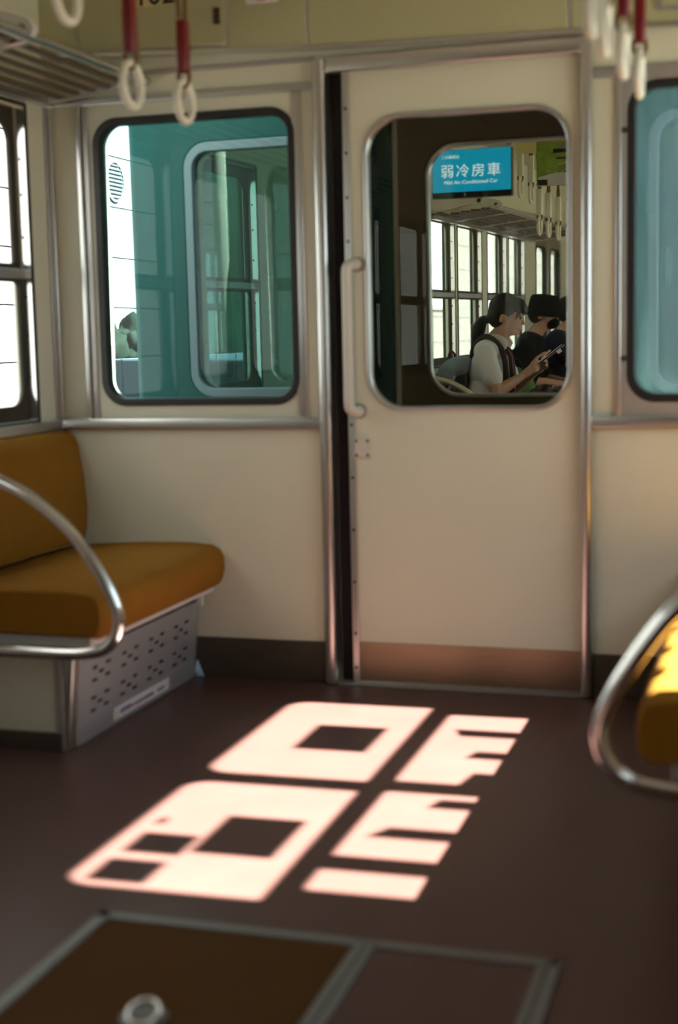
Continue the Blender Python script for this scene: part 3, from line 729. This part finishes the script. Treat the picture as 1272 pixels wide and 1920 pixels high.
G().prism(rrect(-1.107, -.490, .79, 1.60, .105, 12), 'y', q0-.006, q1, holes=[rrect(-1.095, -.502, .802, 1.588, .093, 12)], bev=.003).build('window_frame', 'aluminium', d8)
G().box(-1.097, -.50, q0+.008, q0+.012, .80, 1.59).build('window_pane', 'door_glass', d8)

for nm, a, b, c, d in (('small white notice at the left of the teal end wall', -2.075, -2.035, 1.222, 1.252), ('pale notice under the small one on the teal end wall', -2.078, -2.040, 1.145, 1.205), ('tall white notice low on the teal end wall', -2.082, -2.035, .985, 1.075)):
    tag(G().box(a, b, NY0-.0315, NY0-.0302, c, d).build('paper_notice', 'paper'), nm, 'notice', 'notices on the teal end wall')  # white rectangles standing in for reflections in the window
# furniture of the next car
bench(-1, -1.545, XL, 8.02, 11.12, 'bench in the next carriage under the seated passengers', 'moquette_far', slots=False, hoop_dy=-.62, zoff=.045)
bench(1, -.105, XR, 8.02, 10.85, 'empty bench along the right side of the next carriage', 'moquette_far', slots=False, hoop_dy=-.04)
rack(-1, 8.1, 11.0, 'luggage rack with white brackets in the next carriage', (8.12, 9.6, 10.9), zoff=-.060, sw=.0225, ds=1.2)
strap_rail(-1.42, 7.4, 12.0, 'strap rail hung under the ceiling of the next carriage')
ns_ = (7.85, 8.13, 8.42, 8.67, 8.95, 9.27, 9.62, 9.98, 10.3)
lab = ['hand strap just right of the blue screen', 'pale ring of the first clear hand strap in the next carriage', 'second pale ring hand strap in the next carriage', 'cream sleeved hand strap left of four in the next carriage', 'second cream sleeved hand strap of four in the next carriage', 'third cream sleeved hand strap of four in the next carriage', 'rightmost cream sleeved hand strap of four in the next carriage', 'cream hand strap hidden at the door frame', 'farthest cream hand strap by the door frame']
straps(-1.50, [v-.22 for v in ns_], [1.74, 1.75, 1.74, 1.575, 1.575, 1.575, 1.575, 1.575, 1.575], 'sleeve_cream', '', group='hand straps in the next carriage', labels=lab)
# screen that hangs just inside the door
lc = thing('display_screen', 'blue information screen hanging in the next carriage', 'screen', (-1.10, 5.2, 1.45))
z0, z1 = 1.482, 1.655; cx0, cx1 = -1.262, -.965
G().box(cx0, cx1, 5.20, 5.235, z0, z1, .003).build('housing', 'lcd_body', lc)
sc_ = G().box(cx0+.003, cx1-.003, 5.1985, 5.201, z0+.022, z1-.002).build('panel', 'lcd_blue', lc)
mx_ = (cx0+cx1)/2
for k, ch in enumerate('弱冷房車'):
    G().text(ch, .050, MY(mx_-.003+(k-1.5)*.058, 5.197, z0+.078), sx=1.05).build('character', 'lcd_white', sc_, smooth=False)
G().text('Mild Air-Conditioned Car', .0185, MY(mx_-.003, 5.197, z0+.050), sx=1.03).build('subline', 'lcd_white', sc_, smooth=False)
G().text('この車両は', .0135, MY(cx0+.037, 5.197, z0+.142), align='LEFT').build('small_line', 'lcd_white', sc_, smooth=False)
G().box(mx_-.028, mx_-.022, 5.1985, 5.2, z0+.005, z0+.018).build('maker_mark', 'alu_dull', lc)
for dx in (-.09, .09): G().tube([(mx_+dx, 5.218, z1-.005), (mx_+dx, 5.218, ZC)], .008, 8).build('hanger', 'aluminium', lc)
# hanging advertisement
ad = thing('hanging_poster', 'hanging poster with green trees and a temple roof', 'poster', (-1.2, 7.2, 1.7))
px0, px1, pz0, pz1, py = -1.270, -.92, 1.690, 1.95, 7.2
G().box(px0, px1, py, py+.003, pz0, pz1).build('sheet', 'ad_green', ad)
G().prism([(px0+.075, 1.845), (px0+.17, 1.93), (px1, 1.945), (px1, 1.868), (px0+.09, 1.868)], 'y', py-.0012, py).build('printed_roof', 'ad_roof', ad)
G().box(px0+.085, px1, py-.0016, py-.0004, 1.850, 1.868).build('printed_eave', 'ink_black', ad)
G().box(px0+.10, px1, py-.0016, py-.0004, 1.818, 1.828).build('printed_beam', 'ink_black', ad)
G().prism([(px0+.004, 1.692), (px1, 1.692), (px1, 1.752), (px0+.09, 1.752), (px0+.01, 1.735)], 'y', py-.0014, py).build('printed_stone', 'ad_stone', ad)
G().box(px0+.006, px0+.055, py-.0022, py-.001, 1.695, 1.722).build('printed_shade', 'ink_black', ad)
rs = random.Random(3)
for k in range(16):
    u = px0+.01+rs.random()*.15; v = 1.735+rs.random()*.06
    a = rs.uniform(-1.2, 1.2); l = rs.uniform(.012, .035)
    G().tube([(u, py-.002, v), (u+l*math.cos(a)*.5+.003, py-.002, v+l*math.sin(a)*.5+.003), (u+l*math.cos(a), py-.002, v+l*math.sin(a))], .0011, 5).build('brush_stroke', 'ad_ink', ad)
for dx in (.03, .30): G().box(px0+dx, px0+dx+.012, py, py+.004, pz1-.01, ZC).build('clip', 'aluminium', ad)
y2 = thing('yellow_poster', 'pale yellow poster edge behind the green hanging poster', 'poster', (-1.34, 7.6, 1.9))
G().box(-1.46, -1.22, 7.6, 7.603, 1.90, 2.09).build('sheet', 'ad_yellow', y2)
for dx in (-1.38, -1.30): G().box(dx, dx+.012, 7.6, 7.604, 2.08, ZC).build('clip', 'aluminium', y2)

# ------------------------------------------------------------------ passengers
def chain(g, pts, rad, seg=14):
    """tapered limb with round joints"""
    P = smooth_path(pts, 4); n = len(P); rr = []
    for i in range(n):
        t = i/(n-1)*(len(rad)-1); k = min(int(t), len(rad)-2); rr.append(rad[k]+(rad[k+1]-rad[k])*(t-k))
    g.tube(P, rr, seg); g.ell(P[0], (rr[0],)*3, sub=2); g.ell(P[-1], (rr[-1],)*3, sub=2)
def hand(g, w, palm, fingers, thumb, r=.0082):
    """palm slab from wrist to knuckles, four bent fingers and a thumb"""
    w, palm = Vector(w), Vector(palm)
    chain(g, [w, w.lerp(palm, .5), palm], [.021, .026, .024])
    for f in fingers: chain(g, f, [r, r*.95, r*.8, r*.7], 8)
    chain(g, thumb, [r*1.25, r*1.1, r*.85], 8)
def head(g, c, tilt=0):
    """skull, face, nose, lips, chin and ear; faces +x"""
    M = Matrix.Translation(c) @ Matrix.Rotation(tilt, 4, 'Y')
    def E(p, rad, rot=0): g.ell(M @ Vector(p), rad, (0, tilt+rot, 0))
    E((-.012, 0, .035), (.094, .076, .085)); E((.030, 0, -.012), (.060, .062, .082)); E((.045, 0, -.070), (.036, .040, .030))
    E((.020, 0, -.055), (.055, .052, .045))
    E((.093, 0, -.012), (.012, .011, .020), -.35); E((.100, 0, -.022), (.009, .012, .008))
    E((.086, 0, -.050), (.010, .020, .006)); E((.084, 0, -.060), (.010, .018, .006)); E((.076, 0, -.084), (.014, .018, .012))
    E((.078, .030, .022), (.012, .018, .007)); E((.078, -.030, .022), (.012, .018, .007))
    for s in (-1, 1): E((-.012, s*.074, -.012), (.017, .009, .028), .2)
    return M
def person(name, label, origin, pose, hair=True, top='shirt_white', legs='cloth_navy'):
    ox, oy, oz = origin
    O = Vector(origin)
    t = thing('person', label, 'person', origin)
    V = lambda p: O+Vector(p)
    g = G(); S = pose
    hc = V(S['head'])
    head(g, hc, S.get('tilt', 0))
    chain(g, [V(S['neck0']), hc+Vector((-.010, 0, -.065))], [.055, .050])
    # torso
    for (p, rad) in S['torso']: g.ell(V(p), rad)
    tor = [V(p) for p, _ in S['torso']]
    chain(g, tor, [min(r[0], r[1])*.95 for _, r in S['torso']])
    for sd in ('r', 'l'):
        a = [V(p) for p in S['arm_'+sd]]
        chain(g, [a[0], a[0].lerp(a[1], .5), a[1]], [.046, .042, .036]); chain(g, [a[1], a[1].lerp(a[2], .4), a[2]], [.037, .034, .022])
        hnd = S['hand_'+sd]
        hand(g, a[2], V(hnd['palm']), [[V(p) for p in f] for f in hnd['fingers']], [V(p) for p in hnd['thumb']])
        l = [V(p) for p in S['leg_'+sd]]
        chain(g, [l[0], l[0].lerp(l[1], .5), l[1]], [.082, .072, .055]); chain(g, [l[1], l[1].lerp(l[2], .35), l[2]], [.052, .052, .036])
        g.ell(l[2]+Vector((.06, 0, -.035)), (.115, .042, .035))
    body = g.build('body', 'skin', t, remesh=.0055, relax=3)
    return t, V
def finger_fan(palm, d, side, curl, spread, base=.0):
    """four fingers from the knuckles: d forward direction, side = direction across the knuckles, curl = bend direction"""
    P, d, s, c = Vector(palm), Vector(d).normalized(), Vector(side).normalized(), Vector(curl).normalized(); out = []
    for k, ln in enumerate((.066, .074, .069, .054)):
        b = P+s*(.027-.018*k)+d*.006
        out.append([tuple(b), tuple(b+d*ln*.45+c*ln*.12), tuple(b+d*ln*.70+c*ln*.42), tuple(b+d*ln*.72+c*ln*.80)])
    return out

# --- girl with a pony tail, in the next car's own coordinates
GO = (-1.735, 8.1, .47)
rh_palm, lh_palm = (.265, -.035, .290), (.305, .075, .305)
ph_c = Vector((.365, .02, .368)); ph_d = Vector((.80, 0, .60)).normalized(); ph_n = Vector((-.60, 0, .80))
girl = dict(head=(.115, 0, .585), tilt=.22, neck0=(.045, 0, .455),
    torso=[((0, 0, .03), (.115, .155, .10)), ((-.012, 0, .16), (.092, .130, .13)), ((-.005, 0, .29), (.096, .140, .12)), ((.012, 0, .39), (.080, .150, .075)), ((.03, 0, .44), (.055, .085, .045))],
    arm_r=[(.015, -.165, .395), (.095, -.205, .165), (.212, -.075, .248)], arm_l=[(.015, .165, .395), (.11, .205, .17), (.245, .115, .260)],
    hand_r=dict(palm=rh_palm, fingers=finger_fan(rh_palm, (.6, .55, .45), (-.3, -.25, .85), (-.35, .85, .1), 0), thumb=[(.255, -.03, .310), (.285, -.005, .350), (.33, .0, .380)]),
    hand_l=dict(palm=lh_palm, fingers=finger_fan(lh_palm, (.6, -.5, .40), (-.3, .25, .85), (-.35, -.85, .1), 0), thumb=[(.295, .07, .325), (.315, .04, .360), (.355, .02, .390)]),
    leg_r=[(.04, -.085, .0), (.44, -.10, .02), (.46, -.10, -.38)], leg_l=[(.04, .085, .0), (.44, .10, .02), (.47, .10, -.38)])
gp, V = person('girl', 'seated passenger with a pony tail and white shirt looking at a phone', GO, girl)
# clothes of the girl
g = G()
for p, rad in girl['torso'][:4]: g.ell(V(p), (rad[0]+.014, rad[1]+.014, rad[2]+.012))
chain(g, [V(p) for p, _ in girl['torso'][:4]], [.118, .105, .108, .09])
for s_ in ('r', 'l'):
    a, b = V(girl['arm_'+s_][0]), V(girl['arm_'+s_][1])
    chain(g, [a, a.lerp(b, .35), a.lerp(b, .66)], [.062, .060, .060])
g.build('shirt', 'shirt_white', gp, remesh=.006, relax=2)
for sgn in (-1, 1):        # collar leaves
    cg = G().prism([(0, 0), (.075, -.012), (.085, .020), (.062, .045), (.012, .055), (-.045, .045), (-.04, .012)], 'y', -.004, .004, bev=.001)
    cg.bm.transform(Matrix.Translation(V((.045, sgn*.064, .438))) @ Matrix.Rotation(sgn*.32, 4, 'X') @ Matrix.Rotation(.28, 4, 'Y')); cg.build('collar', 'shirt_white', gp)
g = G()
for sgn in (-1, 1):        # dark shoulder straps
    P = smooth_path([V((-.085, sgn*.075, .30)), V((-.060, sgn*.085, .42)), V((.01, sgn*.088, .475)), V((.085, sgn*.085, .42)), V((.118, sgn*.088, .33)), V((.122, sgn*.095, .22)), V((.10, sgn*.12, .13)), V((.02, sgn*.150, .10))], 5)
    G().tube(P, .017, 8).build('shoulder_strap', 'vest_dark', gp)
G().prism([(.108, .40), (.135, .37), (.128, .30), (.150, .19), (.132, .175), (.115, .29)], 'y', 8.1-.018, 8.1+.018, bev=.003)
g = G(); g.loft([[V((x0, y0, z0)) for x0, y0, z0 in r_] for r_ in (
    [(.115, -.022, .405), (.115, .022, .405), (.098, .022, .40), (.098, -.022, .40)], [(.140, -.016, .36), (.140, .016, .36), (.12, .016, .355), (.12, -.016, .355)],
    [(.150, -.024, .26), (.150, .024, .26), (.13, .024, .26), (.13, -.024, .26)], [(.158, -.020, .165), (.158, .020, .165), (.136, .020, .165), (.136, -.020, .165)])]).build('ribbon_tie', 'ribbon', gp)
g = G(); lh = V
for s_, y_ in (('r', -.095), ('l', .095)): chain(g, [V((-.01, y_, .0)), V((.22, y_, .03)), V((.46, y_, .03))], [.115, .105, .088])
g.ell(V((-.01, 0, .0)), (.13, .175, .11)); g.build('skirt', 'cloth_navy', gp, remesh=.008, relax=3)
# hair: cap over the skull with the face left open, fringe, tail
hM = Matrix.Translation(V(girl['head'])) @ Matrix.Rotation(girl['tilt'], 4, 'Y')
g = G()
g.ell(hM @ Vector((-.022, 0, .045)), (.098, .085, .088), (0, .22, 0)); g.ell(hM @ Vector((-.055, 0, -.005)), (.062, .076, .075))
g.ell(hM @ Vector((.045, 0, .072)), (.052, .068, .045), (0, .7, 0))
for s_ in (-1, 1): chain(g, [hM @ Vector((.060, s_*.052, .072)), hM @ Vector((.072, s_*.066, .035)), hM @ Vector((.062, s_*.070, -.005))], [.016, .012, .004], 8)
for y_ in (-.04, -.02, 0, .02, .04): chain(g, [hM @ Vector((.070, y_, .080)), hM @ Vector((.090, y_*1.1, .058)), hM @ Vector((.094, y_*1.15, .032))], [.016, .012, .005], 8)
g.ell(hM @ Vector((-.105, -.005, -.035)), (.026, .024, .024))
tb = hM @ Vector((-.108, -.01, -.035))
chain(g, [tb, tb+Vector((-.030, -.01, -.012)), tb+Vector((-.048, -.02, -.055)), tb+Vector((-.060, -.02, -.105)), tb+Vector((-.082, -.02, -.150))], [.020, .032, .040, .034, .010])
g.build('hair', 'hair', gp, remesh=.006, relax=2)
for s_ in (-1, 1): G().ell(hM @ Vector((.083, s_*.031, .008)), (.007, .012, .006), sub=2).build('eye', 'ink_black', gp)
# phone in her hands
Mp = Matrix.Translation(V(ph_c)) @ Matrix(((ph_d.x, 0, ph_n.x, 0), (ph_d.y, 1, ph_n.y, 0), (ph_d.z, 0, ph_n.z, 0), (0, 0, 0, 1)))
ph = thing('phone', 'dark smartphone held by the passenger with the pony tail', 'phone', V(ph_c))
G().box(-.085, .085, -.039, .039, -.005, .005, .003, m=Mp).build('case', 'phone_dark', ph)
G().box(-.080, .080, -.036, .036, .005, .0058, m=Mp).build('screen', 'lcd_white', ph); MATS['lcd_white']
G().box(.035, .060, -.040, -.020, -.025, -.005, m=Mp).build('charm', 'paper', ph)
# backpack behind her
bk = thing('backpack', 'grey blue backpack wedged between the seated passenger and window', 'backpack', (-1.95, 8.1, .45))
g = G(); g.ell(V((-.165, -.01, .20)), (.075, .15, .17), (0, .15, 0)); g.ell(V((-.155, -.01, .08)), (.08, .15, .12)); g.build('main_pack', 'pack_black', bk, remesh=.008, relax=3)
g = G(); g.ell(V((-.172, -.10, .300)), (.110, .085, .062), (0, -.42, 0)); g.ell(V((-.215, -.10, .255)), (.060, .085, .055), (0, -.6, 0)); g.build('top_pocket', 'pack_blue', bk, remesh=.008, relax=4)
G().tube(smooth_path([V((-.33, -.10, .20)), V((-.26, -.158, .245)), V((-.17, -.14, .30))], 5), .004, 6).build('zip', 'pack_black', bk)
G().tube(smooth_path([V((-.185, -.12, .31)), V((-.20, -.12, .37)), V((-.185, -.12, .395)), V((-.165, -.12, .37)), V((-.165, -.12, .31))], 5), .007, 8).build('grab_loop', 'ribbon', bk)
G().tube([V((-.16, -.155, .26)), V((-.20, -.165, .17)), V((-.22, -.16, .10))], .010, 8).build('side_strap', 'pack_blue', bk)
G().tube([V((-.26, -.155, .20)), V((-.20, -.165, .17))], .007, 8).build('side_strap', 'pack_blue', bk)

# --- passenger with a black hat
MO = (-1.915, 10.2, .455)
def rest_hand(palm, sgn): return dict(palm=palm, fingers=finger_fan(palm, (.9, 0, -.25), (0, sgn, 0), (.1, 0, -1), 0), thumb=[(palm[0]-.03, palm[1]-sgn*.02, palm[2]), (palm[0], palm[1]-sgn*.04, palm[2]-.005), (palm[0]+.03, palm[1]-sgn*.045, palm[2]-.02)])
man = dict(head=(.10, 0, .615), tilt=.12, neck0=(.03, 0, .475),
    torso=[((0, 0, .03), (.125, .165, .10)), ((-.02, 0, .16), (.105, .15, .13)), ((-.015, 0, .30), (.11, .165, .12)), ((.005, 0, .41), (.085, .175, .075)), ((.02, 0, .46), (.06, .09, .045))],
    arm_r=[(.01, -.185, .41), (.05, -.24, .15), (.28, -.12, .12)], arm_l=[(.01, .185, .41), (.05, .24, .15), (.28, .12, .12)],
    hand_r=rest_hand((.345, -.10, .115), -1), hand_l=rest_hand((.345, .10, .115), 1),
    leg_r=[(.04, -.09, .0), (.46, -.12, .02), (.47, -.12, -.385)], leg_l=[(.04, .09, .0), (.46, .12, .02), (.48, .12, -.385)])
mp_, V2 = person('man', 'seated passenger in black shirt and black bucket hat', MO, man)
def dress(t, V, P, top, bottom, sleeve=.95, grow=.016):
    g = G()
    for p, rad in P['torso'][:4]: g.ell(V(p), (rad[0]+grow, rad[1]+grow, rad[2]+grow))
    chain(g, [V(p) for p, _ in P['torso'][:4]], [.13, .118, .12, .10])
    for s_ in ('r', 'l'):
        a, b = V(P['arm_'+s_][0]), V(P['arm_'+s_][1]); chain(g, [a, a.lerp(b, .5), a.lerp(b, sleeve)], [.066, .062, .056])
    g.build('shirt', top, t, remesh=.007, relax=2)
    g = G()
    for s_ in ('r', 'l'):
        l = [V(p) for p in P['leg_'+s_]]; chain(g, [l[0], l[0].lerp(l[1], .5), l[1]], [.10, .09, .072]); chain(g, [l[1], l[1].lerp(l[2], .5), l[2]+Vector((0, 0, .02))], [.072, .066, .056])
    g.ell(V((0, 0, .0)), (.14, .18, .105)); g.build('trousers', bottom, t, remesh=.008, relax=2)
dress(mp_, V2, man, 'cloth_black', 'cloth_black')
hM = Matrix.Translation(V2(man['head'])) @ Matrix.Rotation(man['tilt'], 4, 'Y')
g = G(); prof = [(.150, -.028), (.150, -.022), (.112, .010), (.106, .055), (.100, .098), (.085, .118), (.04, .126), (.005, .127)]
g.lathe(prof, (0, 0, 0), 'z', 32); g.bm.transform(hM @ Matrix.Translation((-.005, 0, .015)) @ Matrix.Diagonal((1.05, .92, 1, 1))); g.build('hat', 'cloth_black', mp_)
g = G(); g.ell(hM @ Vector((-.05, 0, .0)), (.068, .080, .075)); g.ell(hM @ Vector((-.035, 0, .03)), (.085, .082, .06)); g.build('hair', 'hair', mp_, remesh=.007, relax=2)
g = G(); g.ell(hM @ Vector((.062, 0, -.055)), (.050, .056, .046)); g.build('face_mask', 'cloth_black', mp_)
for s_ in (-1, 1): G().ell(hM @ Vector((.083, s_*.031, .008)), (.007, .012, .006), sub=2).build('eye', 'ink_black', mp_)
# --- passenger mostly hidden by the door frame
TO = (-1.83, 10.85, .46)
third = {k: v for k, v in man.items()}
third['arm_r'] = [(.01, -.185, .41), (.16, -.25, .20), (.34, -.16, .33)]; rp_ = (.385, -.14, .375)
third['hand_r'] = dict(palm=rp_, fingers=finger_fan(rp_, (.5, .3, .8), (-.3, -.8, .3), (.6, .5, -.2), 0), thumb=[(.37, -.12, .38), (.40, -.10, .41), (.43, -.09, .42)])
tp, V3 = person('other', 'passenger beyond the hat wearer almost hidden by the door frame', TO, third)
dress(tp, V3, third, 'cloth_navy', 'cloth_black', sleeve=.6)
hM = Matrix.Translation(V3(third['head'])) @ Matrix.Rotation(.12, 4, 'Y')
g = G(); g.ell(hM @ Vector((-.03, 0, .045)), (.098, .084, .085)); g.ell(hM @ Vector((-.05, 0, .0)), (.066, .078, .075)); g.build('hair', 'hair', tp, remesh=.007, relax=2)
# green bag between the two
gb = thing('green_bag', 'green cloth bag on the bench between the two passengers', 'bag', (-1.72, 8.75, .45))
g = G(); g.ell((-1.72, 8.75, .60), (.13, .09, .15)); g.ell((-1.72, 8.75, .52), (.14, .10, .10)); g.build('pouch', 'bag_green', gb, remesh=.01, relax=3)
G().tube(smooth_path([(-1.78, 8.72, .73), (-1.75, 8.70, .79), (-1.69, 8.70, .79), (-1.66, 8.72, .73)], 5), .008, 8).build('bag_handle', 'cloth_black', gb)
pbag = thing('plastic_bag', 'dark crinkled plastic bag on the lap of the passenger with the pony tail', 'bag', (-1.40, 8.0, .5))
g = G(); g.ell((-1.37, 8.03, .575), (.13, .10, .085), sub=4)
for v in g.bm.verts: v.co += Vector((noise.noise(v.co*25), noise.noise(v.co*25+Vector((9, 0, 0))), noise.noise(v.co*25+Vector((0, 7, 0)))))*.03
g.build('pouch', 'phone_dark', pbag, smooth=False)
setxf(Matrix.Identity(4))
